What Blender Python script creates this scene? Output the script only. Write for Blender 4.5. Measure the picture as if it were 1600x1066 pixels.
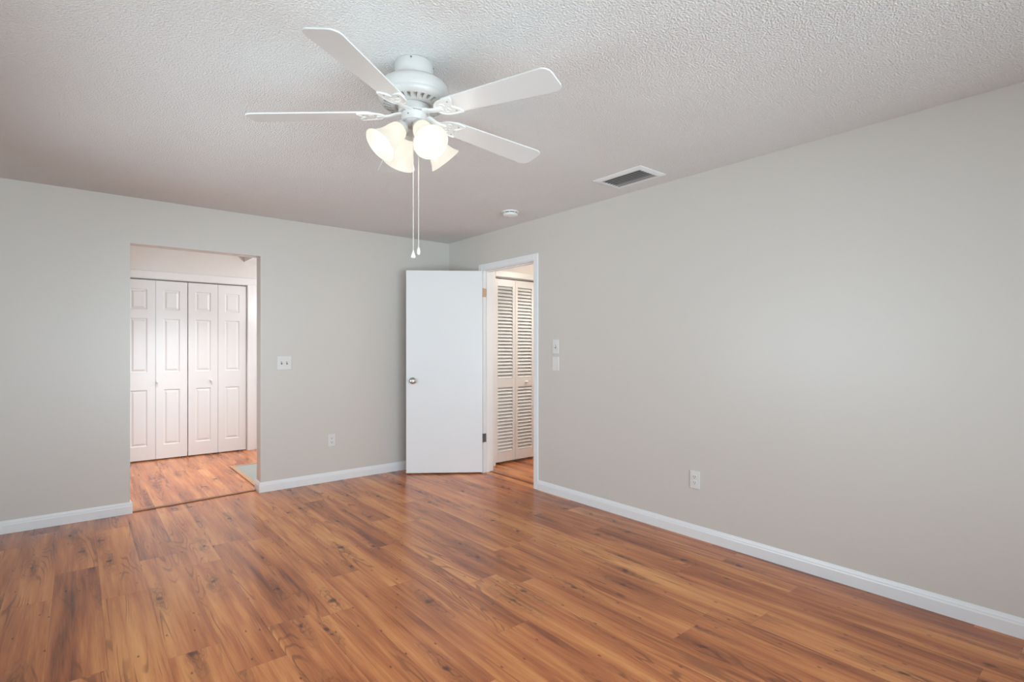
import bpy, bmesh, math, random
from math import sin, cos, pi, radians
from mathutils import Vector, Matrix

for o in list(bpy.data.objects):
    bpy.data.objects.remove(o)
SC = bpy.context.scene
COL = SC.collection
random.seed(4)

# ------------------------------------------------------------------ camera
YAW = radians(39.366)
cam = bpy.data.cameras.new('camera')
cam.sensor_fit = 'HORIZONTAL'
cam.sensor_width = 36.0
cam.lens = 36.0 * 826.6 / 1600.0
cam.shift_y = (544.63 - 533.0) / 1600.0
cam.clip_start = 0.05
camo = bpy.data.objects.new('camera', cam)
COL.objects.link(camo)
camo.location = (0, 0, 1.2717)
camo.rotation_euler = (pi / 2, 0, -YAW)
SC.camera = camo

# ------------------------------------------------------------------ world, lights, exposure
SC.view_settings.view_transform = 'Standard'
SC.view_settings.look = 'None'
SC.view_settings.exposure = 0.10
SC.view_settings.gamma = 1.0
SC.view_settings.use_curve_mapping = False
SC.cycles.use_denoising = True
SC.cycles.max_bounces = 10
SC.cycles.diffuse_bounces = 6
SC.cycles.transparent_max_bounces = 12
SC.cycles.caustics_reflective = False
SC.cycles.caustics_refractive = False
SC.cycles.sample_clamp_indirect = 6.0

SKY = 8.6
world = bpy.data.worlds.new('daylight')
SC.world = world
world.use_nodes = True
wt = world.node_tree
wt.nodes.clear()
wo = wt.nodes.new('ShaderNodeOutputWorld')
wb = wt.nodes.new('ShaderNodeBackground')
wc = wt.nodes.new('ShaderNodeTexCoord')
ws = wt.nodes.new('ShaderNodeSeparateXYZ')
wr = wt.nodes.new('ShaderNodeValToRGB')
wm = wt.nodes.new('ShaderNodeMapRange')
wm.inputs['From Min'].default_value = -1
wm.inputs['From Max'].default_value = 1
wr.color_ramp.elements[0].position = 0.44
wr.color_ramp.elements[0].color = (0.86, 1.04, 1.13, 1)
wr.color_ramp.elements[1].position = 0.54
wr.color_ramp.elements[1].color = (0.745, 0.90, 1.0, 1)
wt.links.new(wc.outputs['Generated'], ws.inputs[0])
wt.links.new(ws.outputs['Z'], wm.inputs['Value'])
wt.links.new(wm.outputs[0], wr.inputs[0])
wt.links.new(wr.outputs[0], wb.inputs['Color'])
wb.inputs['Strength'].default_value = SKY
wt.links.new(wb.outputs[0], wo.inputs['Surface'])

BULB_L = 16.0      # radiance of each lit bulb of the fan
LAMP_W = 0.35        # light of each fan lamp
SHADE_L = 1.2       # own glow of the lit frosted glass


def area_light(name, loc, rot, sx, sy, power, color, portal=False):
    l = bpy.data.lights.new(name, 'AREA')
    l.shape = 'RECTANGLE'
    l.size = sx
    l.size_y = sy
    l.energy = power
    l.color = color
    if portal:
        l.cycles.is_portal = True
    o = bpy.data.objects.new(name, l)
    COL.objects.link(o)
    o.location = loc
    o.rotation_euler = rot
    return o


# main room
XL, XR, YF, YB, HC = -1.07, 3.2043, -1.14, 5.0188, 2.44
YH = YB + 0.13          # hall side of the back wall
YC = 7.20               # closet wall of the hall
W1 = (1.6, 4.1, 0.72, 1.80)      # window in the left wall  y0 y1 z0 z1
W2 = (-0.95, 2.75, 0.06, 2.15)    # window in the wall behind the camera x0 x1 z0 z1
area_light('window_portal', (XL - 0.13, (W1[0] + W1[1]) / 2, (W1[2] + W1[3]) / 2), (pi / 2, 0, -pi / 2), W1[1] - W1[0], W1[3] - W1[2], 1, (1, 1, 1), True)
area_light('window_portal_rear', ((W2[0] + W2[1]) / 2, YF - 0.13, (W2[2] + W2[3]) / 2), (pi / 2, 0, 0), W2[1] - W2[0], W2[3] - W2[2], 1, (1, 1, 1), True)
# hall daylight and warm side hall lamp, plus added unseen fill lights
area_light('hall_daylight', (3.15, 6.2, 1.25), (pi / 2, 0, pi / 2), 1.5, 1.9, 14, (0.95, 0.98, 1.0))
fill = area_light('hall_floor_fill', (0.95, 6.15, 2.425), (0, 0, 0), 0.5, 0.3, 17, (0.96, 0.98, 1.0))  # fill light added over the hall floor, no fitting behind it
fill.data.spread = radians(105)
fill = area_light('side_hall_floor_fill', (4.0, 3.95, 2.425), (0, 0, 0), 0.3, 0.3, 7, (1.0, 0.92, 0.80))  # unseen fill added to brighten the side hall floor
fill.data.spread = radians(105)
for nm, loc, en, colr in (('hall_fill', (2.10, 6.00, 1.85), 21, (0.97, 0.98, 1.0)), ('side_hall_lamp', (4.45, 3.55, 2.22), 21, (1.0, 0.91, 0.80))):  # first entry is an added unseen fill; second is the side hall's warm lamp
    pl = bpy.data.lights.new(nm, 'POINT')
    pl.energy = en
    pl.color = colr
    pl.shadow_soft_size = 0.12
    po = bpy.data.objects.new(nm, pl)
    COL.objects.link(po)
    po.location = loc


# ------------------------------------------------------------------ materials
def new_mat(name):
    m = bpy.data.materials.new(name)
    m.use_nodes = True
    nt = m.node_tree
    b = nt.nodes['Principled BSDF']
    return m, nt, b


def mnode(nt, op, a, b=None, c=None):
    n = nt.nodes.new('ShaderNodeMath')
    n.operation = op
    for i, v in enumerate((a, b, c)):
        if v is None:
            continue
        if isinstance(v, (int, float)):
            n.inputs[i].default_value = v
        else:
            nt.links.new(v, n.inputs[i])
    return n.outputs[0]


def noise(nt, vec, scale, detail=2.0, rough=0.5, dist=0.0):
    n = nt.nodes.new('ShaderNodeTexNoise')
    n.inputs['Scale'].default_value = scale
    n.inputs['Detail'].default_value = detail
    n.inputs['Roughness'].default_value = rough
    n.inputs['Distortion'].default_value = dist
    nt.links.new(vec, n.inputs['Vector'])
    return n.outputs[0]


def comb(nt, x, y, z):
    n = nt.nodes.new('ShaderNodeCombineXYZ')
    for i, v in enumerate((x, y, z)):
        if isinstance(v, (int, float)):
            n.inputs[i].default_value = v
        else:
            nt.links.new(v, n.inputs[i])
    return n.outputs[0]


def smooth(nt, v, a, b, lo=0.0, hi=1.0):
    n = nt.nodes.new('ShaderNodeMapRange')
    n.interpolation_type = 'SMOOTHSTEP'
    n.inputs['From Min'].default_value = a
    n.inputs['From Max'].default_value = b
    n.inputs['To Min'].default_value = lo
    n.inputs['To Max'].default_value = hi
    nt.links.new(v, n.inputs['Value'])
    return n.outputs[0]


def mixc(nt, fac, a, b, blend='MIX'):
    n = nt.nodes.new('ShaderNodeMix')
    n.data_type = 'RGBA'
    n.blend_type = blend
    if isinstance(fac, (int, float)):
        n.inputs[0].default_value = fac
    else:
        nt.links.new(fac, n.inputs[0])
    for k, v in ((6, a), (7, b)):
        if isinstance(v, tuple):
            n.inputs[k].default_value = v if len(v) == 4 else v + (1,)
        else:
            nt.links.new(v, n.inputs[k])
    return n.outputs[2]


def paint(name, col, rough=0.4, spec=0.5, bump=0.0, bscale=200.0, var=0.03, metal=0.0):
    m, nt, b = new_mat(name)
    tc = nt.nodes.new('ShaderNodeTexCoord').outputs['Object']
    n = noise(nt, tc, 3.0, 3)
    lo = tuple(c * (1 - var) for c in col)
    hi = tuple(min(1, c * (1 + var)) for c in col)
    nt.links.new(mixc(nt, n, lo, hi), b.inputs['Base Color'])
    b.inputs['Roughness'].default_value = rough
    b.inputs['Specular IOR Level'].default_value = spec
    b.inputs['Metallic'].default_value = metal
    if bump > 0:
        bn = nt.nodes.new('ShaderNodeBump')
        bn.inputs['Strength'].default_value = bump
        bn.inputs['Distance'].default_value = 0.002
        nt.links.new(noise(nt, tc, bscale, 2), bn.inputs['Height'])
        nt.links.new(bn.outputs[0], b.inputs['Normal'])
    return m


def popcorn():
    m, nt, b = new_mat('popcorn_ceiling')
    tc = nt.nodes.new('ShaderNodeTexCoord').outputs['Object']
    n1 = noise(nt, tc, 125.0, 2, 0.55, 0.2)
    n2 = noise(nt, tc, 230.0, 2, 0.5)
    lump = smooth(nt, n1, 0.35, 0.75)
    h = mnode(nt, 'ADD', lump, mnode(nt, 'MULTIPLY', n2, 0.5))
    bn = nt.nodes.new('ShaderNodeBump')
    bn.inputs['Strength'].default_value = 0.50
    bn.inputs['Distance'].default_value = 0.008
    nt.links.new(h, bn.inputs['Height'])
    nt.links.new(bn.outputs[0], b.inputs['Normal'])
    nt.links.new(mixc(nt, noise(nt, tc, 2.0, 2), (0.70, 0.69, 0.68), (0.74, 0.73, 0.72)), b.inputs['Base Color'])
    b.inputs['Roughness'].default_value = 0.9
    b.inputs['Specular IOR Level'].default_value = 0.1
    return m


def laminate():
    m, nt, b = new_mat('laminate_wood')
    tc = nt.nodes.new('ShaderNodeTexCoord').outputs['Object']
    sp = nt.nodes.new('ShaderNodeSeparateXYZ')
    nt.links.new(tc, sp.inputs[0])
    x, y = sp.outputs[0], sp.outputs[1]
    PW, PL = 0.192, 1.29
    u = mnode(nt, 'DIVIDE', mnode(nt, 'SUBTRACT', x, 0.092), PW)
    row = mnode(nt, 'FLOOR', u)
    wn = nt.nodes.new('ShaderNodeTexWhiteNoise')
    wn.noise_dimensions = '1D'
    nt.links.new(mnode(nt, 'ADD', row, 37.3), wn.inputs['W'])
    v = mnode(nt, 'ADD', mnode(nt, 'DIVIDE', y, PL), wn.outputs['Value'])
    colm = mnode(nt, 'FLOOR', v)
    wn2 = nt.nodes.new('ShaderNodeTexWhiteNoise')
    wn2.noise_dimensions = '2D'
    nt.links.new(comb(nt, row, colm, 0), wn2.inputs['Vector'])
    sr = nt.nodes.new('ShaderNodeSeparateColor')
    nt.links.new(wn2.outputs['Color'], sr.inputs[0])
    r1, r2, r3 = sr.outputs
    ox = mnode(nt, 'MULTIPLY', r1, 9.0)
    oy = mnode(nt, 'MULTIPLY', r2, 23.0)
    oz = mnode(nt, 'MULTIPLY', r3, 11.0)
    gx = mnode(nt, 'ADD', x, ox)
    gy = mnode(nt, 'ADD', y, oy)

    def gcoord(sx, sy):
        return comb(nt, mnode(nt, 'MULTIPLY', gx, sx), mnode(nt, 'MULTIPLY', gy, sy), oz)
    broad = noise(nt, gcoord(9.0, 0.75), 1.0, 3, 0.5, 0.25)      # wide light and dark bands
    streak = noise(nt, gcoord(42.0, 1.8), 1.0, 4, 0.6, 0.15)     # grain streaks
    fine = noise(nt, gcoord(210.0, 7.0), 1.0, 3, 0.6)            # pores
    # contour figure of flat-sawn boards
    fig = noise(nt, gcoord(6.5, 0.55), 1.0, 2, 0.45, 0.3)
    ring = mnode(nt, 'SINE', mnode(nt, 'MULTIPLY', fig, 125.0))
    ring = smooth(nt, ring, 0.35, 1.0)
    rmask = smooth(nt, noise(nt, gcoord(7.0, 0.9), 1.3, 2), 0.50, 0.62)
    ring = mnode(nt, 'MULTIPLY', ring, rmask)
    # knots
    vo = nt.nodes.new('ShaderNodeTexVoronoi')
    vo.voronoi_dimensions = '2D'
    vo.inputs['Scale'].default_value = 1.0
    wob = noise(nt, gcoord(24.0, 9.0), 1.0, 2)
    wob = mnode(nt, 'MULTIPLY', mnode(nt, 'SUBTRACT', wob, 0.5), 0.45)
    nt.links.new(comb(nt, mnode(nt, 'ADD', mnode(nt, 'MULTIPLY', gx, 6.5), wob), mnode(nt, 'MULTIPLY', gy, 1.7), 0), vo.inputs['Vector'])
    kx, ky = mnode(nt, 'ADD', mnode(nt, 'MULTIPLY', gx, 6.5), wob), mnode(nt, 'MULTIPLY', gy, 1.7)
    kp = nt.nodes.new('ShaderNodeSeparateXYZ')
    nt.links.new(vo.outputs['Position'], kp.inputs[0])
    dx = mnode(nt, 'SUBTRACT', kx, kp.outputs[0])
    dy = mnode(nt, 'SUBTRACT', ky, kp.outputs[1])

    def kdist(f):
        g = mnode(nt, 'MULTIPLY', dy, f)
        return mnode(nt, 'SQRT', mnode(nt, 'ADD', mnode(nt, 'MULTIPLY', dx, dx), mnode(nt, 'MULTIPLY', g, g)))
    kd = kdist(2.3)          # compact core
    kl = kdist(0.62)         # long figure along the grain
    kc = nt.nodes.new('ShaderNodeSeparateColor')
    nt.links.new(vo.outputs['Color'], kc.inputs[0])
    keep = smooth(nt, kc.outputs[0], 0.50, 0.56)
    knot = mnode(nt, 'MULTIPLY', smooth(nt, kd, 0.03, 0.13, 1.0, 0.0), keep)
    halo = mnode(nt, 'MULTIPLY', smooth(nt, kl, 0.04, 0.32, 1.0, 0.0), keep)
    halo = mnode(nt, 'MULTIPLY', halo, smooth(nt, streak, 0.38, 0.62))
    # small dark pin marks
    vp = nt.nodes.new('ShaderNodeTexVoronoi')
    vp.voronoi_dimensions = '2D'
    vp.inputs['Scale'].default_value = 1.0
    nt.links.new(comb(nt, mnode(nt, 'MULTIPLY', gx, 11.0), mnode(nt, 'MULTIPLY', gy, 5.0), 0), vp.inputs['Vector'])
    pc = nt.nodes.new('ShaderNodeSeparateColor')
    nt.links.new(vp.outputs['Color'], pc.inputs[0])
    pin = mnode(nt, 'MULTIPLY', smooth(nt, vp.outputs['Distance'], 0.02, 0.07, 1.0, 0.0), smooth(nt, pc.outputs[1], 0.62, 0.66))
    # colour
    tone = mnode(nt, 'ADD', mnode(nt, 'MULTIPLY', broad, 0.75), mnode(nt, 'MULTIPLY', streak, 0.40))
    tone = mnode(nt, 'ADD', tone, mnode(nt, 'MULTIPLY', fine, 0.14))
    tone = mnode(nt, 'ADD', tone, mnode(nt, 'MULTIPLY', mnode(nt, 'SUBTRACT', r3, 0.5), 0.10))
    ramp = nt.nodes.new('ShaderNodeValToRGB')
    cr = ramp.color_ramp
    cr.elements[0].position = 0.43
    cr.elements[0].color = (0.155, 0.040, 0.0135, 1)
    cr.elements[1].position = 0.90
    cr.elements[1].color = (0.75, 0.335, 0.112, 1)
    e = cr.elements.new(0.54)
    e.color = (0.34, 0.096, 0.030, 1)
    e = cr.elements.new(0.67)
    e.color = (0.51, 0.172, 0.055, 1)
    nt.links.new(tone, ramp.inputs[0])
    c = ramp.outputs[0]
    eye = mnode(nt, 'SINE', mnode(nt, 'ADD', mnode(nt, 'MULTIPLY', kl, 80.0), mnode(nt, 'MULTIPLY', streak, 16.0)))
    eye = mnode(nt, 'MULTIPLY', smooth(nt, eye, 0.45, 0.95), mnode(nt, 'MULTIPLY', smooth(nt, kl, 0.06, 0.36, 1.0, 0.0), keep))
    c = mixc(nt, mnode(nt, 'MULTIPLY', eye, 0.5), c, (0.14, 0.036, 0.011))
    c = mixc(nt, mnode(nt, 'MULTIPLY', ring, 0.58), c, (0.14, 0.036, 0.011))
    c = mixc(nt, mnode(nt, 'MULTIPLY', halo, 0.75), c, (0.15, 0.040, 0.013))
    c = mixc(nt, mnode(nt, 'MULTIPLY', knot, 0.85), c, (0.075, 0.020, 0.007))
    c = mixc(nt, mnode(nt, 'MULTIPLY', pin, 0.8), c, (0.10, 0.028, 0.010))
    # joints between boards
    fu = mnode(nt, 'FRACT', u)
    fv = mnode(nt, 'FRACT', v)
    eu = mnode(nt, 'MULTIPLY', mnode(nt, 'MINIMUM', fu, mnode(nt, 'SUBTRACT', 1.0, fu)), PW)
    ev = mnode(nt, 'MULTIPLY', mnode(nt, 'MINIMUM', fv, mnode(nt, 'SUBTRACT', 1.0, fv)), PL)
    seam = smooth(nt, mnode(nt, 'MINIMUM', eu, ev), 0.0004, 0.0016, 1.0, 0.0)
    c = mixc(nt, mnode(nt, 'MULTIPLY', seam, 0.35), c, (0.12, 0.05, 0.03))
    nt.links.new(c, b.inputs['Base Color'])
    rr = smooth(nt, streak, 0.3, 0.7, 0.20, 0.27)
    nt.links.new(rr, b.inputs['Roughness'])
    b.inputs['Specular IOR Level'].default_value = 0.5
    bn = nt.nodes.new('ShaderNodeBump')
    bn.inputs['Strength'].default_value = 0.12
    bn.inputs['Distance'].default_value = 0.001
    nt.links.new(mnode(nt, 'SUBTRACT', fine, seam), bn.inputs['Height'])
    nt.links.new(bn.outputs[0], b.inputs['Normal'])
    return m


def glow(name, col, strength):
    m, nt, b = new_mat(name)
    b.inputs['Base Color'].default_value = col + (1,)
    b.inputs['Emission Color'].default_value = col + (1,)
    b.inputs['Emission Strength'].default_value = strength
    b.inputs['Roughness'].default_value = 0.3
    return m


def frosted():
    m, nt, b = new_mat('frosted_shade_glass')
    out = nt.nodes['Material Output']
    tr = nt.nodes.new('ShaderNodeBsdfTranslucent')
    tr.inputs['Color'].default_value = (0.26, 0.25, 0.23, 1)
    tc = nt.nodes.new('ShaderNodeTexCoord').outputs['Object']
    cl = mixc(nt, noise(nt, tc, 14.0, 3), (0.34, 0.315, 0.27), (0.37, 0.35, 0.31))
    nt.links.new(cl, b.inputs['Base Color'])
    b.inputs['Emission Color'].default_value = (1.0, 0.945, 0.84, 1)
    b.inputs['Emission Strength'].default_value = SHADE_L
    b.inputs['Roughness'].default_value = 0.25
    mx = nt.nodes.new('ShaderNodeMixShader')
    mx.inputs[0].default_value = 0.55
    nt.links.new(b.outputs[0], mx.inputs[1])
    nt.links.new(tr.outputs[0], mx.inputs[2])
    nt.links.new(mx.outputs[0], out.inputs['Surface'])
    return m


def pane_glass():
    m, nt, b = new_mat('window_glass')
    out = nt.nodes['Material Output']
    t = nt.nodes.new('ShaderNodeBsdfTransparent')
    g = nt.nodes.new('ShaderNodeBsdfGlossy')
    g.inputs['Roughness'].default_value = 0.02
    f = nt.nodes.new('ShaderNodeFresnel')
    f.inputs['IOR'].default_value = 1.45
    mx = nt.nodes.new('ShaderNodeMixShader')
    nt.links.new(f.outputs[0], mx.inputs[0])
    nt.links.new(t.outputs[0], mx.inputs[1])
    nt.links.new(g.outputs[0], mx.inputs[2])
    nt.links.new(mx.outputs[0], out.inputs['Surface'])
    return m


def grey_tile():
    m, nt, b = new_mat('grey_floor_tile')
    tc = nt.nodes.new('ShaderNodeTexCoord').outputs['Object']
    n = noise(nt, tc, 14.0, 4)
    nt.links.new(mixc(nt, n, (0.21, 0.24, 0.24), (0.29, 0.32, 0.315)), b.inputs['Base Color'])
    b.inputs['Roughness'].default_value = 0.35
    return m


M = dict(
    wall=paint('greige_wall_paint', (0.595, 0.561, 0.522), 0.36, 0.5, 0.05, 260, 0.01),
    hallwall=paint('hall_wall_paint', (0.73, 0.715, 0.69), 0.45, 0.4, 0.05, 260, 0.01),
    ceiling=popcorn(),
    floor=laminate(),
    trim=paint('white_trim_paint', (0.76, 0.765, 0.77), 0.30, 0.5, 0.0, 200, 0.01),
    door=paint('white_door_paint', (0.74, 0.745, 0.75), 0.30, 0.5, 0.03, 120, 0.01),
    fan=paint('white_fan_enamel', (0.53, 0.513, 0.493), 0.32, 0.5, 0.0, 200, 0.01),
    iron=paint('white_iron_enamel', (0.72, 0.715, 0.70), 0.32, 0.5, 0.0, 200, 0.01),
    blade=paint('white_blade_laminate', (0.63, 0.63, 0.62), 0.35, 0.5, 0.0, 200, 0.015),
    plastic=paint('white_plastic', (0.69, 0.68, 0.66), 0.30, 0.5, 0.0, 200, 0.005),
    dark=paint('dark_recess', (0.03, 0.03, 0.03), 0.6, 0.3),
    duct=paint('duct_grey', (0.06, 0.06, 0.06), 0.7, 0.2),
    slat=paint('grey_vent_slat', (0.36, 0.36, 0.36), 0.5, 0.4),
    brown=paint('brown_transition_strip', (0.20, 0.075, 0.03), 0.4, 0.4, 0.0, 100, 0.2),
    tan=paint('tan_transition_strip', (0.42, 0.24, 0.13), 0.4, 0.4, 0.0, 100, 0.12),
    chrome=paint('brushed_nickel', (0.55, 0.53, 0.49), 0.28, 0.5, 0.0, 100, 0.02, 1.0),
    copper=paint('worn_copper', (0.50, 0.33, 0.22), 0.45, 0.5, 0.0, 100, 0.15, 0.5),
    steel=paint('dark_steel', (0.16, 0.155, 0.15), 0.45, 0.5, 0.0, 100, 0.05, 0.6),
    chain=paint('pull_chain_brass', (0.70, 0.66, 0.58), 0.4, 0.5, 0.0, 100, 0.05, 0.2),
    tile=grey_tile(),
    bulb=glow('lit_bulb', (1.0, 0.94, 0.84), BULB_L),
    shade=frosted(),
    glass=pane_glass(),
)


# ------------------------------------------------------------------ mesh helpers
def box(bm, x0, x1, y0, y1, z0, z1):
    v = [bm.verts.new((x, y, z)) for x in (x0, x1) for y in (y0, y1) for z in (z0, z1)]
    for f in ((0, 1, 3, 2), (4, 6, 7, 5), (0, 4, 5, 1), (2, 3, 7, 6), (0, 2, 6, 4), (1, 5, 7, 3)):
        bm.faces.new([v[i] for i in f])
    return v


def obj(name, bm, mat, parent=None, loc=(0, 0, 0), rot=(0, 0, 0), smoothed=False, bevel=0.0, segs=2):
    bmesh.ops.recalc_face_normals(bm, faces=bm.faces[:])
    me = bpy.data.meshes.new(name)
    bm.to_mesh(me)
    bm.free()
    if smoothed:
        me.shade_smooth()
        me.set_sharp_from_angle(angle=radians(38))
    me.materials.append(M[mat])
    o = bpy.data.objects.new(name, me)
    COL.objects.link(o)
    o.location = loc
    o.rotation_euler = rot
    if parent is not None:
        o.parent = parent
    if bevel > 0:
        b = o.modifiers.new('bevel', 'BEVEL')
        b.width = bevel
        b.segments = segs
        b.limit_method = 'ANGLE'
        b.angle_limit = radians(40)
    return o


def bx(name, mat, dims, parent=None, bevel=0.0, loc=(0, 0, 0), rot=(0, 0, 0)):
    bm = bmesh.new()
    box(bm, *dims)
    return obj(name, bm, mat, parent, loc, rot, bevel=bevel)


def lathe(bm, prof, n=48, mat=None):
    rings = []
    for r, z in prof:
        if r < 1e-6:
            rings.append([bm.verts.new((0, 0, z))])
        else:
            rings.append([bm.verts.new((r * cos(2 * pi * i / n), r * sin(2 * pi * i / n), z)) for i in range(n)])
    for a, b in zip(rings, rings[1:]):
        for i in range(n):
            j = (i + 1) % n
            if len(a) == 1 and len(b) == 1:
                continue
            if len(a) == 1:
                bm.faces.new((a[0], b[i], b[j]))
            elif len(b) == 1:
                bm.faces.new((a[i], a[j], b[0]))
            else:
                bm.faces.new((a[i], a[j], b[j], b[i]))
    if mat is not None:
        bmesh.ops.transform(bm, matrix=mat, verts=[v for r in rings for v in r])
    return rings


def tube(bm, pts, r, n=10):
    pts = [Vector(p) for p in pts]
    rad = r if isinstance(r, (list, tuple)) else [r] * len(pts)
    rings = []
    for i, p in enumerate(pts):
        t = (pts[min(i + 1, len(pts) - 1)] - pts[max(i - 1, 0)]).normalized()
        a = Vector((0, 0, 1)) if abs(t.z) < 0.9 else Vector((1, 0, 0))
        s = t.cross(a).normalized()
        q = s.cross(t)
        rings.append([bm.verts.new(p + (s * cos(2 * pi * k / n) + q * sin(2 * pi * k / n)) * rad[i]) for k in range(n)])
    for a, b in zip(rings, rings[1:]):
        for k in range(n):
            j = (k + 1) % n
            bm.faces.new((a[k], a[j], b[j], b[k]))
    bm.faces.new(rings[0])
    bm.faces.new(rings[-1][::-1])


def prism(bm, pts, z0, z1):
    """pts: closed outline in xy, extruded from z0 to z1."""
    a = [bm.verts.new((x, y, z0)) for x, y in pts]
    b = [bm.verts.new((x, y, z1)) for x, y in pts]
    n = len(pts)
    bm.faces.new(a[::-1])
    bm.faces.new(b)
    for i in range(n):
        j = (i + 1) % n
        bm.faces.new((a[i], a[j], b[j], b[i]))
    return a, b


def tag(o, label, cat, group=None, kind=None):
    o['label'] = label
    o['category'] = cat
    if group:
        o['group'] = group
    if kind:
        o['kind'] = kind
    return o


def empty(name, loc, rz=0.0):
    o = bpy.data.objects.new(name, None)
    COL.objects.link(o)
    o.location = loc
    o.rotation_euler = (0, 0, rz)
    o.empty_display_size = 0.1
    return o


def copy_tree(o, parent=None):
    c = o.copy()
    COL.objects.link(c)
    if parent is not None:
        c.parent = parent
    for ch in list(o.children):
        copy_tree(ch, c)
    return c


def struct(name, bm, mat, label, cat, bevel=0.0):
    o = obj(name, bm, mat, bevel=bevel)
    return tag(o, label, cat, kind='structure')


# ------------------------------------------------------------------ room shell
T = 0.13
OX0, OX1, OZ = 0.311, 1.246, 2.086        # plain opening in the back wall
DY0, DY1, DZ = 3.572, 4.388, 2.086        # rough doorway in the right wall

bm = bmesh.new()
box(bm, XL - T, XR + T, YF - T, 5.075, -0.06, 0.0)
struct('floor', bm, 'floor', 'glossy reddish brown wood laminate floor of the empty main room', 'floor')
bm = bmesh.new()
box(bm, XL - T, 3.3, 5.075, YC + 0.5, -0.06, 0.0)
struct('floor.001', bm, 'floor', 'pale wood laminate floor of the hall seen through the plain wall opening', 'floor')
bm = bmesh.new()
box(bm, XR + T, 6.0, 2.6, 5.07, -0.06, 0.0)
struct('floor.002', bm, 'floor', 'orange wood laminate floor of the side hall behind the open white door', 'floor')

bm = bmesh.new()
box(bm, XL - T, XR + T, YF - T, YB + T, HC, HC + 0.08)
struct('ceiling', bm, 'ceiling', 'white popcorn textured ceiling of the main room', 'ceiling')
bm = bmesh.new()
box(bm, XL - T, 3.3, YB + T, YC + 0.5, HC, HC + 0.08)
struct('ceiling.001', bm, 'hallwall', 'flat white ceiling of the hall beyond the plain opening', 'ceiling')
bm = bmesh.new()
box(bm, 1.60, 3.198, YH + 0.002, YC - 0.001, 2.347, HC)
struct('ceiling.002', bm, 'trim', 'white dropped ceiling box in the hall, top right in the plain opening', 'ceiling')
bm = bmesh.new()
box(bm, XR + T, 6.0, 2.6, 5.07, HC, HC + 0.08)
struct('ceiling.003', bm, 'hallwall', 'white ceiling of the side hall behind the open door', 'ceiling')

bm = bmesh.new()
box(bm, XL - T, OX0, YB, YH, 0, HC)
box(bm, OX1, XR + T, YB, YH, 0, HC)
box(bm, OX0, OX1, YB, YH, OZ, HC)
struct('wall_back', bm, 'wall', 'greige back wall with the plain opening into the hall', 'wall')
bm = bmesh.new()
box(bm, XR, XR + 0.12, YF - T, DY0, 0, HC)
box(bm, XR, XR + 0.12, DY1, YB, 0, HC)
box(bm, XR, XR + 0.12, DY0, DY1, DZ, HC)
struct('wall_right', bm, 'wall', 'long bare greige right wall with the doorway at its far end', 'wall')
bm = bmesh.new()
box(bm, XL - T, XL, YF, W1[0], 0, HC)
box(bm, XL - T, XL, W1[1], YB, 0, HC)
box(bm, XL - T, XL, W1[0], W1[1], 0, W1[2])
box(bm, XL - T, XL, W1[0], W1[1], W1[3], HC)
struct('wall_left', bm, 'wall', 'greige left wall with a wide window, outside the picture', 'wall')
bm = bmesh.new()
box(bm, XL - T, W2[0], YF - T, YF, 0, HC)
box(bm, W2[1], XR, YF - T, YF, 0, HC)
box(bm, W2[0], W2[1], YF - T, YF, 0, W2[2])
box(bm, W2[0], W2[1], YF - T, YF, W2[3], HC)
struct('wall_front', bm, 'wall', 'greige wall with a wide glass patio door behind the camera', 'wall')

# hall beyond the plain opening
CX0, CX1, CZ = 0.365, 1.628, 2.058
bm = bmesh.new()
box(bm, XL - T, CX0, YC, YC + 0.12, 0, HC)
box(bm, CX1, 3.3, YC, YC + 0.12, 0, HC)
box(bm, CX0, CX1, YC, YC + 0.12, CZ, HC)
box(bm, XL - T, 3.3, YC + 0.40, YC + 0.5, 0, HC)
struct('wall_hall_back', bm, 'hallwall', 'pale hall wall above the white six panel closet doors', 'wall')
bm = bmesh.new()
box(bm, XL - T, XL, YH, YC, 0, HC)
struct('wall_hall_left', bm, 'hallwall', 'end wall of the hall, hidden left of the plain opening', 'wall')
bm = bmesh.new()
box(bm, 3.2, 3.3, YH, YC, 0, HC)
struct('wall_hall_right', bm, 'hallwall', 'end wall of the hall, hidden right of the plain opening', 'wall')
# side hall behind the door
LX0, LX1, LZ, LY = 3.497, 4.075, 2.052, 4.55
bm = bmesh.new()
box(bm, XR + 0.12, LX0, LY, LY + 0.12, 0, HC)
box(bm, LX1, 6.0, LY, LY + 0.12, 0, HC)
box(bm, LX0, LX1, LY, LY + 0.12, LZ, HC)
box(bm, XR + 0.12, 6.0, LY + 0.4, LY + 0.5, 0, HC)
struct('wall_side_hall_back', bm, 'hallwall', 'warm lit wall above the louvered closet doors', 'wall')
bm = bmesh.new()
box(bm, XR + 0.12, 6.0, 2.6, 2.7, 0, HC)
box(bm, 5.9, 6.0, 2.7, LY, 0, HC)
struct('wall_side_hall_right', bm, 'hallwall', 'walls of the side hall hidden behind the long right wall', 'wall')


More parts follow.
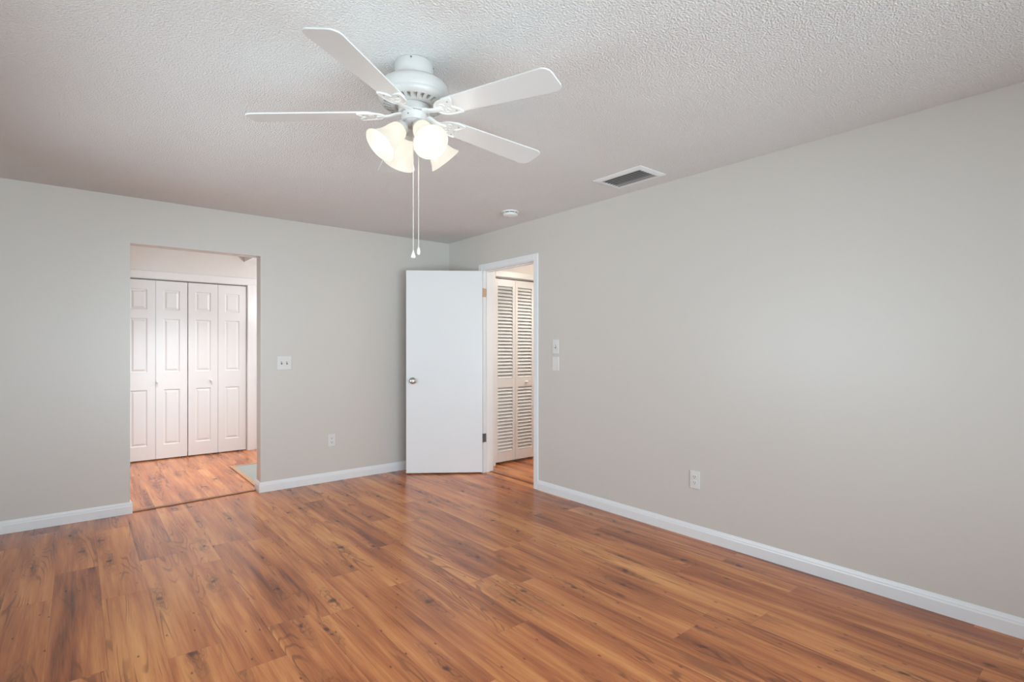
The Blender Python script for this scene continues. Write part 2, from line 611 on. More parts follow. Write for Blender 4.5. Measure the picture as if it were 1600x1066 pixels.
# ------------------------------------------------------------------ windows (behind and left of the camera)
def window(name, w, axis, label):
    a0, a1, z0, z1 = w
    e = empty(name, (0, 0, 0))
    tag(e, label, 'window', kind='structure')
    base = (XL if axis == 'x' else YF)

    def put(nm, mat, a, b, c, d, t0, t1, par, bevel=0.0):
        if axis == 'x':
            return bx(nm, mat, (base - t1, base - t0, a, b, c, d), par, bevel)
        return bx(nm, mat, (a, b, base - t1, base - t0, c, d), par, bevel)
    bm = bmesh.new()
    am = (a0 + a1) / 2
    f = 0.05
    for (p, q, r, s) in ((a0, a0 + f, z0, z1), (a1 - f, a1, z0, z1), (a0 + f, a1 - f, z0, z0 + f), (a0 + f, a1 - f, z1 - f, z1), (am - f / 2, am + f / 2, z0 + f, z1 - f)):
        if axis == 'x':
            box(bm, base - 0.10, base - 0.04, p, q, r, s)
        else:
            box(bm, p, q, base - 0.10, base - 0.04, r, s)
    obj('window_frame', bm, 'trim', e)
    put('window_pane', 'glass', a0 + f, am - f / 2, z0 + f, z1 - f, 0.068, 0.072, e)
    put('window_pane', 'glass', am + f / 2, a1 - f, z0 + f, z1 - f, 0.068, 0.072, e)
    put('window_sill', 'trim', a0 - 0.03, a1 + 0.03, z0 - 0.025, z0, -0.04, 0.0, e, 0.004)


window('window_1', W1, 'x', 'wide white framed window in the left wall, outside the picture')
window('window_2', W2, 'y', 'wide white framed glass patio door behind the camera')

# ------------------------------------------------------------------ baseboards
BB = [(0, 0), (0.014, 0), (0.014, 0.058), (0.0115, 0.066), (0.0115, 0.070), (0.008, 0.079), (0.0055, 0.088), (0, 0.088)]


def baseboard(name, p, q, out, label):
    """p, q: ends on the wall face; out: unit vector into the room."""
    bm = bmesh.new()
    rings = []
    for P in (p, q):
        rings.append([bm.verts.new((P[0] + out[0] * t, P[1] + out[1] * t, z)) for t, z in BB])
    n = len(BB)
    for i in range(n):
        j = (i + 1) % n
        bm.faces.new((rings[0][i], rings[0][j], rings[1][j], rings[1][i]))
    bm.faces.new(rings[0])
    bm.faces.new(rings[1][::-1])
    return struct(name, bm, 'trim', label, 'baseboard')


baseboard('baseboard_back', (XL + 0.014, YB), (OX0 + 0.014, YB), (0, -1), 'white baseboard on the back wall left of the plain opening')
baseboard('baseboard_back.001', (OX1 - 0.014, YB), (XR, YB), (0, -1), 'white baseboard on the back wall between the opening and the door')
baseboard('baseboard_right', (XR, YF), (XR, 3.523), (-1, 0), 'long white baseboard along the bare right wall')
baseboard('baseboard_right.001', (XR, 4.437), (XR, YB - 0.014), (-1, 0), 'short white baseboard in the corner behind the open door')
baseboard('baseboard_left', (XL, YF), (XL, YB - 0.014), (1, 0), 'white baseboard along the left wall, outside the picture')
baseboard('baseboard_opening', (OX1, YB), (OX1, YH + 0.014), (-1, 0), 'white baseboard end wrapping the right side of the plain opening')
baseboard('baseboard_opening.001', (OX0, YB), (OX0, YH + 0.014), (1, 0), 'white baseboard end wrapping the left side of the plain opening')
baseboard('baseboard_hall', (2.50, YC), (3.2, YC), (0, -1), 'white baseboard of the hall, hidden right of the opening')

# ------------------------------------------------------------------ floor transitions
bm = bmesh.new()
bm2 = [(OX0 + 0.016, 5.026), (OX1 - 0.016, 5.102), (OX1 - 0.016, 5.140), (OX0 + 0.016, 5.062)]
prism(bm, bm2, 0.0, 0.007)
struct('trim_1', bm, 'brown', 'dark brown floor strip across the plain opening', 'floor strip', 0.003)
bm = bmesh.new()
box(bm, 3.285, 3.318, DY0 + 0.022, DY1 - 0.022, 0, 0.004)
struct('trim_2', bm, 'brown', 'thin brown floor seam in the doorway of the open white door', 'floor strip')
bm = bmesh.new()
box(bm, 1.258, 1.302, YH + 0.02, 6.315, 0, 0.008)
struct('trim_3', bm, 'tan', 'tan wooden edging strip along the grey tiles in the hall', 'floor strip', 0.003)
bm = bmesh.new()
box(bm, 1.302, 3.19, YH + 0.002, 6.285, 0, 0.004)
struct('floor.003', bm, 'tile', 'grey tiled entry floor in the hall, lower right in the plain opening', 'tiled floor')
bm = bmesh.new()
box(bm, 1.302, 3.19, 6.285, 6.315, 0, 0.008)
struct('trim_4', bm, 'tan', 'tan wooden edging strip at the far side of the grey hall tiles', 'floor strip', 0.003)


# ------------------------------------------------------------------ door casing of the doorway
def casing_profile_box(bm, x0, x1, y0, y1, z0, z1):
    box(bm, x0, x1, y0, y1, z0, z1)


CW = 0.058
JY0, JY1, JZ = 3.590, 4.370, 2.068       # clear doorway
bm = bmesh.new()
# room side casing
for xa, xb in ((XR - 0.014, XR), (XR + 0.12, XR + 0.134)):
    box(bm, xa, xb, JY0 - 0.006 - CW, JY0 - 0.006, 0, JZ + 0.006 + CW)
    box(bm, xa, xb, JY1 + 0.006, JY1 + 0.006 + CW, 0, JZ + 0.006 + CW)
    box(bm, xa, xb, JY0 - 0.006, JY1 + 0.006, JZ + 0.006, JZ + 0.006 + CW)
dt = struct('trim_5', bm, 'trim', 'white door casing around the doorway of the open flat door', 'door frame', 0.004)
bm = bmesh.new()
box(bm, XR, XR + 0.12, DY0, JY0, 0, JZ)
box(bm, XR, XR + 0.12, JY1, DY1, 0, JZ)
box(bm, XR, XR + 0.12, DY0, DY1, JZ, DZ)
jb = obj('door_jamb', bm, 'trim', dt)
bm = bmesh.new()
box(bm, XR + 0.04, XR + 0.075, JY0, JY0 + 0.011, 0, JZ)
box(bm, XR + 0.04, XR + 0.075, JY1 - 0.011, JY1, 0, JZ)
box(bm, XR + 0.04, XR + 0.075, JY0 + 0.011, JY1 - 0.011, JZ - 0.011, JZ)
obj('door_stop', bm, 'trim', dt, bevel=0.002)
bx('strike_plate', 'steel', (XR + 0.006, XR + 0.034, JY0 - 0.0005, JY0 + 0.0015, 0.91, 0.97), dt)

# ------------------------------------------------------------------ open flat door
DIR = math.atan2(0.594, -0.804)
d = empty('door_1', (XR - 0.004, 4.372, 0), DIR)
tag(d, 'open flat white slab door with a round silver knob, standing into the main room', 'door', kind='structure')
bx('door_leaf', 'door', (0.004, 0.772, 0.0, 0.035, 0.013, 2.060), d, bevel=0.0015)


def knob(parent, mat, x, z, y, sgn, name='door_knob'):
    bm = bmesh.new()
    R = Matrix.Translation((x, y, z)) @ Matrix.Rotation(-sgn * pi / 2, 4, 'X')
    lathe(bm, [(0, 0), (0.034, 0), (0.034, 0.003), (0.030, 0.008), (0.018, 0.011), (0.0125, 0.014), (0.0125, 0.026), (0.018, 0.031),
               (0.0245, 0.037), (0.027, 0.045), (0.0265, 0.053), (0.022, 0.059), (0.013, 0.0615), (0, 0.062)], 40, R)
    return obj(name, bm, mat, parent, smoothed=True)


k1 = knob(d, 'chrome', 0.772 - 0.066, 0.945, 0.035, 1)
bm = bmesh.new()
lathe(bm, [(0, 0.0), (0.006, 0.0), (0.0055, 0.002), (0, 0.0025)], 20, Matrix.Translation((0.772 - 0.066, 0.035 + 0.062, 0.945)) @ Matrix.Rotation(-pi / 2, 4, 'X'))
obj('lock_button', bm, 'steel', k1, smoothed=True)
knob(d, 'chrome', 0.772 - 0.066, 0.945, 0.0, -1)
bx('latch_plate', 'steel', (0.7715, 0.7732, 0.006, 0.029, 0.917, 0.973), d)


def hinge(z, mat, label):
    bm = bmesh.new()
    # leaf on the jamb (world axes are easier: build there, then bring into the door's frame)
    box(bm, XR + 0.002, XR + 0.036, JY1 - 0.0022, JY1 - 0.0002, z - 0.044, z + 0.044)
    tube(bm, [(XR - 0.005, JY1 - 0.004, z - 0.046), (XR - 0.005, JY1 - 0.004, z + 0.046)], 0.006, 14)
    h = obj('hinge', bm, mat, d, smoothed=False)
    h.matrix_parent_inverse = (Matrix.Translation(d.location) @ Matrix.Rotation(DIR, 4, 'Z')).inverted()
    h['label'] = label
    return h


hinge(1.842, 'copper', 'copper toned upper hinge')
hinge(0.356, 'steel', 'dark grey lower hinge')


# ------------------------------------------------------------------ panelled and louvered closet doors
def panel_leaf_bm(w, h, t, rects, z0):
    """Leaf in the xz plane facing -y; rects are sunk raised-field panels."""
    bm = bmesh.new()
    xs = sorted({0.0, w} | {r[0] for r in rects} | {r[1] for r in rects})
    zs = sorted({z0, z0 + h} | {r[2] for r in rects} | {r[3] for r in rects})
    vd = {}

    def V(x, y, z):
        k = (round(x, 5), round(y, 5), round(z, 5))
        if k not in vd:
            vd[k] = bm.verts.new((x, y, z))
        return vd[k]
    for a, b in zip(xs, xs[1:]):
        for c, e in zip(zs, zs[1:]):
            if any(r[0] <= a and b <= r[1] and r[2] <= c and e <= r[3] for r in rects):
                continue
            bm.faces.new((V(a, 0, c), V(b, 0, c), V(b, 0, e), V(a, 0, e)))
    for r in rects:
        loops = []
        for ins, dep in ((0, 0), (0.006, 0.007), (0.014, 0.0075), (0.032, 0.002)):
            loops.append([V(r[0] + ins, dep, r[2] + ins), V(r[1] - ins, dep, r[2] + ins), V(r[1] - ins, dep, r[3] - ins), V(r[0] + ins, dep, r[3] - ins)])
        for A, B in zip(loops, loops[1:]):
            for i in range(4):
                j = (i + 1) % 4
                bm.faces.new((A[i], A[j], B[j], B[i]))
        bm.faces.new(loops[-1])
    # back and sides
    bm.faces.new((V(0, t, z0), V(0, t, z0 + h), V(w, t, z0 + h), V(w, t, z0)))
    for a, b in zip(zs, zs[1:]):
        pass
    bm.faces.new([V(0, 0, z) for z in zs] + [V(0, t, z0 + h), V(0, t, z0)])
    bm.faces.new([V(w, 0, z) for z in zs] + [V(w, t, z0 + h), V(w, t, z0)])
    bm.faces.new([V(x, 0, z0 + h) for x in xs] + [V(w, t, z0 + h), V(0, t, z0 + h)])
    bm.faces.new([V(x, 0, z0) for x in xs] + [V(w, t, z0), V(0, t, z0)])
    return bm


def small_knob(parent, x, y, z, mat='door'):
    bm = bmesh.new()
    lathe(bm, [(0, 0), (0.011, 0), (0.010, 0.004), (0.0075, 0.009), (0.010, 0.015), (0.0145, 0.021), (0.0145, 0.026), (0.010, 0.031), (0, 0.033)], 28,
          Matrix.Translation((x, y, z)) @ Matrix.Rotation(pi / 2, 4, 'X'))
    return obj('knob', bm, mat, parent, smoothed=True)


LW = 0.309
PAN = [(0.075, 0.232, 0.170, 0.802), (0.075, 0.232, 1.003, 1.610), (0.075, 0.232, 1.712, 1.938)]


def bifold(name, x0, label, knob_leaf, knob_x):
    e = empty(name, (x0, YC + 0.012, 0))
    tag(e, label, 'closet door', kind='structure')
    for k in range(2):
        lf = obj('door_leaf', panel_leaf_bm(LW, 2.03, 0.032, PAN, 0.014), 'door', e, loc=(k * (LW + 0.003), 0, 0))
        if k == knob_leaf:
            small_knob(lf, knob_x, 0.0, 0.888)
    return e


bifold('door_2', 0.371, 'left pair of white six panel folding closet doors in the hall', 1, 0.012)
bifold('door_3', 1.001, 'right pair of white six panel folding closet doors in the hall', 0, 0.232)

bm = bmesh.new()
box(bm, CX0 - 0.07, CX1 + 0.30, YC - 0.016, YC, CZ + 0.006, CZ + 0.088)
box(bm, CX0 - 0.07, CX0 - 0.006, YC - 0.016, YC, 0, CZ + 0.006)
box(bm, CX1 + 0.006, CX1 + 0.085, YC - 0.016, YC, 0, CZ + 0.006)
struct('trim_6', bm, 'trim', 'white casing over and beside the six panel closet doors in the hall', 'door frame', 0.003)
bm = bmesh.new()
box(bm, CX0 + 0.002, CX1 - 0.002, YC + 0.015, YC + 0.045, CZ - 0.008, CZ)
struct('trim_7', bm, 'steel', 'metal track above the six panel closet doors', 'door track')
e = empty('door_4', (CX1 + 0.087, YC - 0.004, 0))
tag(e, 'sliver of a plain white hall door at the right edge of the plain opening', 'door', kind='structure')
lf = bx('door_leaf', 'door', (0, 0.70, -0.0, 0.004, 0.012, CZ), e)
small_knob(lf, 0.045, 0.0, 0.85, 'chrome')


def louver_bm(w, h, z0, t=0.028):
    bm = bmesh.new()
    st = 0.036
    secs = [(0.135, 0.842), (0.940, 1.955)]
    zt = z0 + h
    box(bm, 0, st, 0, t, z0, zt)
    box(bm, w - st, w, 0, t, z0, zt)
    box(bm, st, w - st, 0, t, z0, secs[0][0])
    box(bm, st, w - st, 0, t, secs[0][1], secs[1][0])
    box(bm, st, w - st, 0, t, secs[1][1], zt)
    return bm, st, secs, t


def louver_leaf(parent, w, h, z0, x):
    bm, st, secs, t = louver_bm(w, h, z0)
    lf = obj('door_leaf', bm, 'door', parent, loc=(x, 0, 0), bevel=0.0015)
    for a, b in secs:
        bm = bmesh.new()
        n = round((b - a) / 0.0372)
        p = (b - a) / n
        for i in range(n):
            zc = a + (i + 0.5) * p
            # slat leaning down and out towards the viewer
            yc, L, th, ang = t * 0.52, 0.036, 0.0055, radians(51)
            c, s = cos(ang), sin(ang)
            prof = [(-L / 2, -th / 2), (L / 2, -th / 2), (L / 2, th / 2), (-L / 2, th / 2)]
            r = [[bm.verts.new((xx, yc + u * c - v * s, zc + u * s + v * c)) for u, v in prof] for xx in (st - 0.001, w - st + 0.001)]
            for k in range(4):
                j = (k + 1) % 4
                bm.faces.new((r[0][k], r[0][j], r[1][j], r[1][k]))
            bm.faces.new(r[0])
            bm.faces.new(r[1][::-1])
        obj('louver_panel', bm, 'door', lf)
    return lf


e = empty('door_5', (LX0 + 0.006, LY + 0.006, 0))
tag(e, 'white louvered folding closet doors in the side hall behind the open door', 'closet door', kind='structure')
WL = 0.281
louver_leaf(e, WL, 2.005, 0.028, 0.0)
l2 = louver_leaf(e, WL, 2.005, 0.028, WL + 0.003)
small_knob(l2, 0.155, 0.0, 0.891)
bm = bmesh.new()
box(bm, LX0 + 0.002, LX1 - 0.002, LY + 0.008, LY + 0.038, LZ - 0.010, LZ)
struct('trim_8', bm, 'steel', 'dark metal track above the louvered closet doors', 'door track')
bm = bmesh.new()
box(bm, XR + 0.136, LX0 - 0.002, LY - 0.012, LY, 0, LZ + 0.07)
box(bm, LX1 + 0.002, LX1 + 0.06, LY - 0.012, LY, 0, LZ + 0.07)
box(bm, LX0 - 0.002, LX1 + 0.002, LY - 0.012, LY, LZ + 0.004, LZ + 0.07)
struct('trim_9', bm, 'trim', 'white casing around the louvered closet doors', 'door frame', 0.003)


# ------------------------------------------------------------------ switches and outlets
def plate(name, loc, rz, w, h, label, cat, group=None):
    """local frame: x right along the wall seen from the room, -y towards the room."""
    e = empty(name, loc, rz)
    tag(e, label, cat, group)
    bx('cover_plate', 'plastic', (-w / 2, w / 2, -0.0065, 0, -h / 2, h / 2), e, bevel=0.003)
    return e


def screw(parent, x, z, y=-0.0065, r=0.003, mat='plastic'):
    bm = bmesh.new()
    lathe(bm, [(0, 0), (r, 0), (r * 0.8, 0.0012), (0, 0.0015)], 14, Matrix.Translation((x, y, z)) @ Matrix.Rotation(pi / 2, 4, 'X'))
    return obj('screw', bm, mat, parent, smoothed=True)


def toggle(parent, x, up=1):
    s = bx('toggle_slot', 'dark', (x - 0.006, x + 0.006, -0.0072, -0.006, -0.0125, 0.0125), parent)
    bm = bmesh.new()
    a = radians(24) * up
    box(bm, -0.0042, 0.0042, -0.0165, 0, -0.0055, 0.0055)
    t = obj('toggle', bm, 'plastic', parent, loc=(x, -0.006, 0), rot=(-a, 0, 0), bevel=0.001)
    return t


def outlet(name, loc, rz, label):
    e = plate(name, loc, rz, 0.073, 0.119, label, 'outlet', 'duplex wall outlets')
    for s in (-1, 1):
        zc = s * 0.0195
        bm = bmesh.new()
        R = 0.0172
        pts = []
        for i in range(32):
            a = 2 * pi * i / 32
            pts.append((R * cos(a), max(-0.0142, min(0.0142, R * sin(a)))))
        prism(bm, pts, 0, 0.003)
        bmesh.ops.transform(bm, matrix=Matrix.Translation((0, -0.006, zc)) @ Matrix.Rotation(pi / 2, 4, 'X'), verts=bm.verts[:])
        r = obj('receptacle', bm, 'plastic', e, bevel=0.0006)
        bm = bmesh.new()
        box(bm, -0.0078, -0.0052, -0.0094, -0.0088, zc - 0.001, zc + 0.0075)
        box(bm, 0.0052, 0.0078, -0.0094, -0.0088, zc - 0.001, zc + 0.0075)
        lathe(bm, [(0, 0), (0.0028, 0), (0.0028, 0.0006), (0, 0.0006)], 14, Matrix.Translation((0, -0.0088, zc - 0.0075)) @ Matrix.Rotation(pi / 2, 4, 'X'))
        obj('slots', bm, 'dark', r)
    screw(e, 0, 0)
    return e


RW = -pi / 2     # plates on the right wall: their -y looks to -x
e = plate('light_switch', (1.4455, YB, 1.1400), 0, 0.126, 0.124, 'white double toggle light switch on the back wall right of the opening', 'light switch')
for x in (-0.023, 0.023):
    toggle(e, x, 1)
    for z in (-0.03, 0.03):
        screw(e, x, z)
outlet('wall_outlet', (1.8795, YB, 0.392), 0, 'white outlet low on the back wall between the opening and the white door')
e = plate('light_switch.001', (XR, 3.304, 1.287), RW, 0.078, 0.122, 'white single toggle light switch beside the doorway, upper of two plates', 'light switch')
toggle(e, 0, 1)
for z in (-0.03, 0.03):
    screw(e, 0, z)
e = plate('blank_wall_plate', (XR, 3.304, 1.140), RW, 0.078, 0.122, 'blank white cover plate beside the doorway, just below the toggle switch', 'wall plate')
for z in (-0.03, 0.03):
    screw(e, 0, z)
outlet('wall_outlet.001', (XR, 1.9665, 0.390), RW, 'white outlet low on the long right wall above its baseboard')

# ------------------------------------------------------------------ ceiling vent
vx0, vx1, vy0, vy1 = 2.772, 3.050, 2.088, 2.492
e = empty('air_vent', ((vx0 + vx1) / 2, (vy0 + vy1) / 2, HC))
tag(e, 'white framed ceiling air vent with dark slats beside the right wall', 'air vent')
hx, hy = (vx1 - vx0) / 2, (vy1 - vy0) / 2
ix, iy = hx - 0.040, hy - 0.040
bm = bmesh.new()
outer = [(-hx, -hy), (hx, -hy), (hx, hy), (-hx, hy)]
mid = [(-ix - 0.012, -iy - 0.012), (ix + 0.012, -iy - 0.012), (ix + 0.012, iy + 0.012), (-ix - 0.012, iy + 0.012)]
inn = [(-ix, -iy), (ix, -iy), (ix, iy), (-ix, iy)]
loops = [[bm.verts.new((x, y, z)) for x, y in L] for L, z in ((outer, 0.0), (outer, -0.004), (mid, -0.011), (inn, -0.011), (inn, 0.0))]
for A, B in zip(loops, loops[1:]):
    for i in range(4):
        j = (i + 1) % 4
        bm.faces.new((A[i], A[j], B[j], B[i]))
obj('vent_frame', bm, 'trim', e)
bm = bmesh.new()
box(bm, -ix, ix, -iy, iy, -0.0012, -0.0004)
obj('duct_opening', bm, 'duct', e)
ns = 7
for i in range(ns):
    xx = -ix + (i + 0.5) * 2 * ix / ns
    bx('vent_slat', 'slat', (-0.0085, 0.0085, -iy, iy, -0.0006, 0.0006), e, loc=(xx, 0, -0.0085), rot=(0, radians(-10 if i < ns - 2 else 4), 0))

# ------------------------------------------------------------------ smoke detector
e = empty('smoke_detector', (2.853, 3.500, HC))
tag(e, 'round white smoke detector on the ceiling near the far corner', 'smoke detector')
bm = bmesh.new()
lathe(bm, [(0, 0), (0.072, 0), (0.072, -0.008), (0.070, -0.012), (0, -0.012)], 48)
obj('mounting_base', bm, 'plastic', e, smoothed=True)
bm = bmesh.new()
lathe(bm, [(0.054, -0.012), (0.054, -0.018), (0, -0.018)], 48)
obj('vent_gap', bm, 'duct', e, smoothed=True)
bm = bmesh.new()
lathe(bm, [(0.0, -0.0179), (0.061, -0.0179), (0.063, -0.021), (0.062, -0.030), (0.056, -0.038), (0.046, -0.041), (0, -0.042)], 48)
for k in range(8):
    a = 2 * pi * k / 8
    R = Matrix.Rotation(a, 4, 'Z')
    v = box(bm, 0.0535, 0.0640, -0.004, 0.004, -0.019, -0.0115)
    bmesh.ops.transform(bm, matrix=R, verts=v)
obj('cover', bm, 'plastic', e, smoothed=True)
bm = bmesh.new()
lathe(bm, [(0, -0.0415), (0.009, -0.0415), (0.009, -0.0435), (0, -0.044)], 24)
obj('test_button', bm, 'plastic', e, smoothed=True)

# ------------------------------------------------------------------ ceiling fan
FX, FY = 1.0686, 1.9379
fan = empty('ceiling_fan', (FX, FY, HC), -YAW)
tag(fan, 'white five blade ceiling fan with four lit bell glass shades', 'ceiling fan')

bm = bmesh.new()
lathe(bm, [(0, -0.001), (0.076, -0.001), (0.078, -0.004), (0.078, -0.040), (0.0765, -0.050), (0.0745, -0.058), (0.0745, -0.083), (0, -0.083)], 64)
can = obj('canopy', bm, 'fan', fan, smoothed=True)
for a in (-88, 10):
    bm = bmesh.new()
    lathe(bm, [(0, 0), (0.0035, 0), (0.003, 0.003), (0, 0.0035)], 14, Matrix.Rotation(radians(a), 4, 'Z') @ Matrix.Translation((0.0775, 0, -0.010)) @ Matrix.Rotation(pi / 2, 4, 'Y'))
    obj('screw', bm, 'steel', can, smoothed=True)

NS = 108
bm = bmesh.new()
prof = [(0, -0.079), (0.085, -0.079), (0.112, -0.082), (0.130, -0.089), (0.1395, -0.099), (0.143, -0.112), (0.143, -0.138), (0.1415, -0.1405), (0.1415, -0.1435),
        (0.142, -0.146), (0.1405, -0.154), (0.136, -0.162), (0.129, -0.1675), (0.123, -0.170), (0.091, -0.178), (0.084, -0.1795), (0.078, -0.1795), (0.074, -0.174), (0, -0.174)]
rings = lathe(bm, prof, NS)
bm.verts.ensure_lookup_table()
A, B = rings[13], rings[14]
slots = []
fmap = {frozenset(f.verts): f for f in bm.faces}
for i in range(NS):
    if i % 4 in (0, 1):
        j = (i + 1) % NS
        f = fmap.get(frozenset((A[i], A[j], B[j], B[i])))
        if f:
            slots.append(f)
ex = bmesh.ops.extrude_face_region(bm, geom=slots)
nv = [g for g in ex['geom'] if isinstance(g, bmesh.types.BMVert)]
bmesh.ops.translate(bm, vec=(0, 0, 0.016), verts=nv)
bmesh.ops.delete(bm, geom=[f for f in slots if f.is_valid], context='FACES_ONLY')
obj('motor_housing', bm, 'fan', fan, smoothed=True)

bm = bmesh.new()
lathe(bm, [(0, -0.174), (0.064, -0.174), (0.064, -0.201), (0.060, -0.205), (0, -0.205)], 64)
obj('flywheel', bm, 'fan', fan, smoothed=True)
bm = bmesh.new()
lathe(bm, [(0, -0.200), (0.0500, -0.2005), (0.0500, -0.2062), (0.0525, -0.2065), (0.0515, -0.209), (0.0515, -0.236), (0.050, -0.2385), (0.046, -0.240), (0.044, -0.247), (0.036, -0.256), (0.022, -0.262), (0, -0.264)], 64)
sh = obj('switch_housing', bm, 'fan', fan, smoothed=True)
bm = bmesh.new()
lathe(bm, [(0, 0), (0.0028, 0), (0.0024, 0.002), (0, 0.0024)], 14, Matrix.Rotation(radians(-106), 4, 'Z') @ Matrix.Translation((0.0512, 0, -0.222)) @ Matrix.Rotation(pi / 2, 4, 'Y'))
obj('screw', bm, 'steel', sh, smoothed=True)


def arc(cx, cy, r, a0, a1, n):
    return [(cx + r * cos(radians(a0 + (a1 - a0) * i / n)), cy + r * sin(radians(a0 + (a1 - a0) * i / n))) for i in range(n + 1)]


BR0, BR1, HW0, HW1 = 0.160, 0.660, 0.0485, 0.0665
blade_out = []
blade_out += arc(BR0 + 0.028, -HW0 + 0.028, 0.028, 180, 270, 6)
blade_out += arc(BR1 - 0.034, -HW1 + 0.034, 0.034, 270, 360, 8)
blade_out += arc(BR1 - 0.034, HW1 - 0.034, 0.034, 0, 90, 8)
blade_out += arc(BR0 + 0.028, HW0 - 0.028, 0.028, 90, 180, 6)
half = [(0.116, 0.010), (0.121, 0.016), (0.126, 0.025), (0.134, 0.034), (0.146, 0.0415), (0.162, 0.0465), (0.182, 0.0485), (0.203, 0.0490), (0.224, 0.0480),
        (0.2245, 0.042), (0.2225, 0.034), (0.2185, 0.026), (0.213, 0.0175), (0.206, 0.009), (0.198, 0.002)]
leaf_out = half + [(u, -v) for u, v in half[::-1]]
PITCH = radians(10)
DROOP = radians(2.8)      # blades hang a little towards their tips
ZB = -0.2395 + 0.66 * math.sin(DROOP)


def scale_outline(pts, c, f):
    return [(c[0] + (x - c[0]) * f, y * f) for x, y in pts]


def make_blade():
    bm = bmesh.new()
    prism(bm, blade_out, 0.0, 0.006)
    b = obj('blade', bm, 'blade', fan, bevel=0.0015)
    b.location = (0, 0, ZB)
    # iron: local frame of the blade, so it shares the blade's pitch
    bm = bmesh.new()
    ins = scale_outline(leaf_out, (0.172, 0), 0.90)
    ins2 = scale_outline(leaf_out, (0.172, 0), 0.85)
    L0 = [bm.verts.new((x, y, 0.0)) for x, y in leaf_out]
    L1 = [bm.verts.new((x, y, -0.0062)) for x, y in leaf_out]
    L2 = [bm.verts.new((x, y, -0.0062)) for x, y in ins]
    L3 = [bm.verts.new((x, y, -0.0035)) for x, y in ins2]
    n = len(leaf_out)
    for a, c in ((L0, L1), (L1, L2), (L2, L3)):
        for i in range(n):
            j = (i + 1) % n
            bm.faces.new((a[i], a[j], c[j], c[i]))
    bm.faces.new(L3)
    bm.faces.new(L0[::-1])
    # scroll ridges
    for s in (1, -1):
        pts = []
        for i in range(19):
            a = radians(-60 + 300 * i / 18)
            r = 0.0135 - 0.00035 * i
            pts.append((0.163 + r * cos(a) + 0.004 * s, s * (0.017 + r * sin(a)), -0.0042))
        tube(bm, pts, 0.0018, 8)
    iron = obj('blade_iron', bm, 'iron', b, smoothed=True)
    # curved arm up to the flywheel
    bm = bmesh.new()
    path = [(0.046, 0.006), (0.062, 0.0055), (0.076, 0.004), (0.088, 0.001), (0.100, -0.002), (0.112, -0.003), (0.130, -0.003), (0.150, -0.003)]
    wid = [0.021, 0.020, 0.0185, 0.0165, 0.015, 0.0145, 0.015, 0.012]
    secs = []
    for (u, w), hw in zip(path, wid):
        th = 0.0055
        secs.append([bm.verts.new((u, hw * cos(2 * pi * k / 12), w + th * sin(2 * pi * k / 12))) for k in range(12)])
    for a, c in zip(secs, secs[1:]):
        for k in range(12):
            j = (k + 1) % 12
            bm.faces.new((a[k], a[j], c[j], c[k]))
    bm.faces.new(secs[0])
    bm.faces.new(secs[-1][::-1])
    obj('iron_arm', bm, 'iron', b, smoothed=True)
    for (u, v) in ((0.200, 0.030), (0.200, -0.030), (0.140, 0.0)):
        bm = bmesh.new()
        lathe(bm, [(0, 0), (0.0042, 0), (0.0036, -0.002), (0, -0.0026)], 14, Matrix.Translation((u, v, -0.0034)))
        obj('screw', bm, 'slat', b, smoothed=True)
    return b


b0 = make_blade()
for k in range(5):
    b = b0 if k == 0 else copy_tree(b0, fan)
    # pitched about its own length, then turned about the hub
    b.rotation_euler = (-PITCH, DROOP, radians(-32.6 + 72 * k))

# light kit: four bell shades
SP = [(0.0245, 0.0), (0.031, 0.003), (0.0365, 0.012), (0.0395, 0.026), (0.0415, 0.042), (0.0435, 0.058), (0.047, 0.075), (0.0525, 0.092), (0.060, 0.108), (0.069, 0.121), (0.0715, 0.1245)]


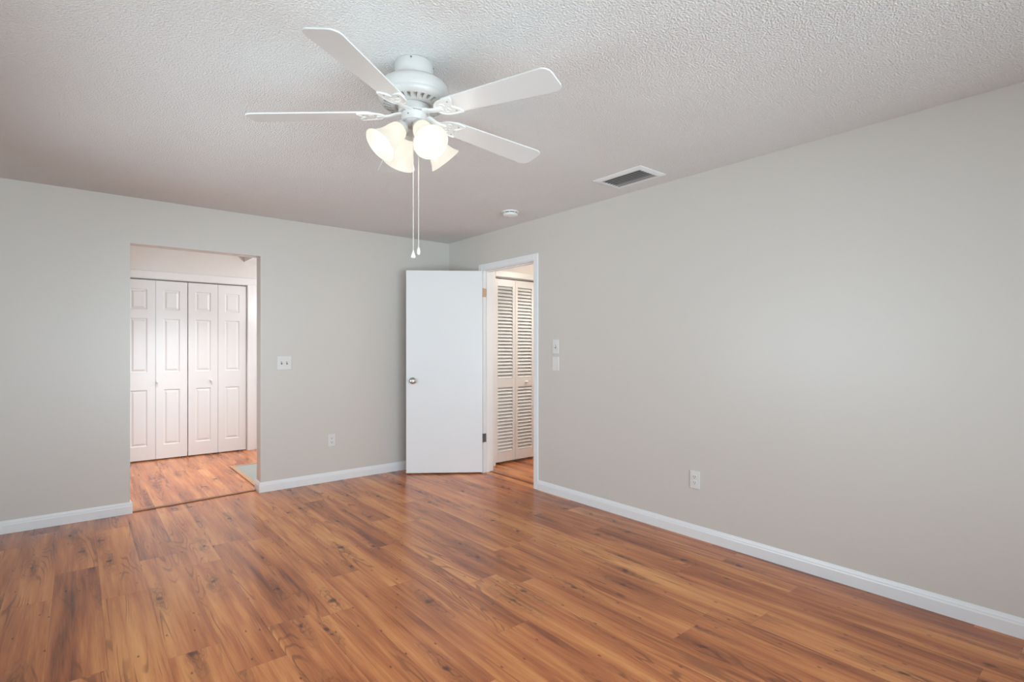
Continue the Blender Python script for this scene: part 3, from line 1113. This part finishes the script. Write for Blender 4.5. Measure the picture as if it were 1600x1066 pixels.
def make_shade():
    bm = bmesh.new()
    th = 0.0025
    inner = [(r - th, s) for r, s in SP[::-1]]
    inner[-1] = (SP[0][0] - th, 0.001)
    lathe(bm, SP + [(SP[-1][0] - 0.001, SP[-1][1] + 0.001)] + inner, 56)
    s = obj('lamp_shade', bm, 'shade', fan, smoothed=True)
    bm = bmesh.new()
    lathe(bm, [(0, -0.050), (0.012, -0.050), (0.014, -0.030), (0.020, -0.022), (0.030, -0.014), (0.0315, -0.004), (0.0315, 0.004), (0.0295, 0.004), (0.0295, -0.003), (0.0, -0.003)], 40)
    obj('lamp_socket', bm, 'fan', s, smoothed=True)
    bm = bmesh.new()
    lathe(bm, [(0, -0.003), (0.0125, -0.003), (0.0125, 0.020), (0.016, 0.030), (0.024, 0.044), (0.0275, 0.056), (0.0275, 0.064), (0.024, 0.075), (0.015, 0.083), (0, 0.086)], 32)
    obj('bulb', bm, 'bulb', s, smoothed=True)
    return s


def bulb_light(x, y, z):
    l = bpy.data.lights.new('bulb_light', 'POINT')
    l.energy = LAMP_W
    l.color = (1.0, 0.96, 0.90)
    l.shadow_soft_size = 0.03
    o = bpy.data.objects.new('bulb_light', l)
    COL.objects.link(o)
    o.parent = fan
    o.location = (x, y, z)




s0 = make_shade()
ELEV = radians(45)
DAZ = math.degrees(math.atan2(0.595, 0.804))
for k in range(4):
    s = s0 if k == 0 else copy_tree(s0, fan)
    az = radians(DAZ + 90 * k)
    s.location = (0.0586 * cos(az), 0.0586 * sin(az), -0.278)
    s.rotation_euler = (0, pi - ELEV, az)     # shade axis: outward and down
    bulb_light(0.190 * cos(az), 0.190 * sin(az), -0.412)


def pull_chain(x, y, z0, z1, prof, n):
    bm = bmesh.new()
    m = 12
    tube(bm, [(x, y, z0 + (z1 - z0) * i / m) for i in range(m + 1)], 0.0011, 8)
    c = obj('pull_chain', bm, 'chain', fan, smoothed=True)
    bm = bmesh.new()
    lathe(bm, prof, 24, Matrix.Translation((x, y, z1)))
    obj('chain_pendant', bm, 'plastic', c, smoothed=True)


pull_chain(0.0055, -0.046, -0.215, -0.775, [(0, 0.004), (0.0022, 0.002), (0.003, -0.004), (0.0065, -0.013), (0.0095, -0.022), (0.0085, -0.028), (0.004, -0.031), (0, -0.0315)], 24)
pull_chain(0.026, -0.041, -0.215, -0.762, [(0, 0.004), (0.0022, 0.002), (0.0050, -0.003), (0.0066, -0.012), (0.0066, -0.022), (0.005, -0.028), (0, -0.031)], 24)
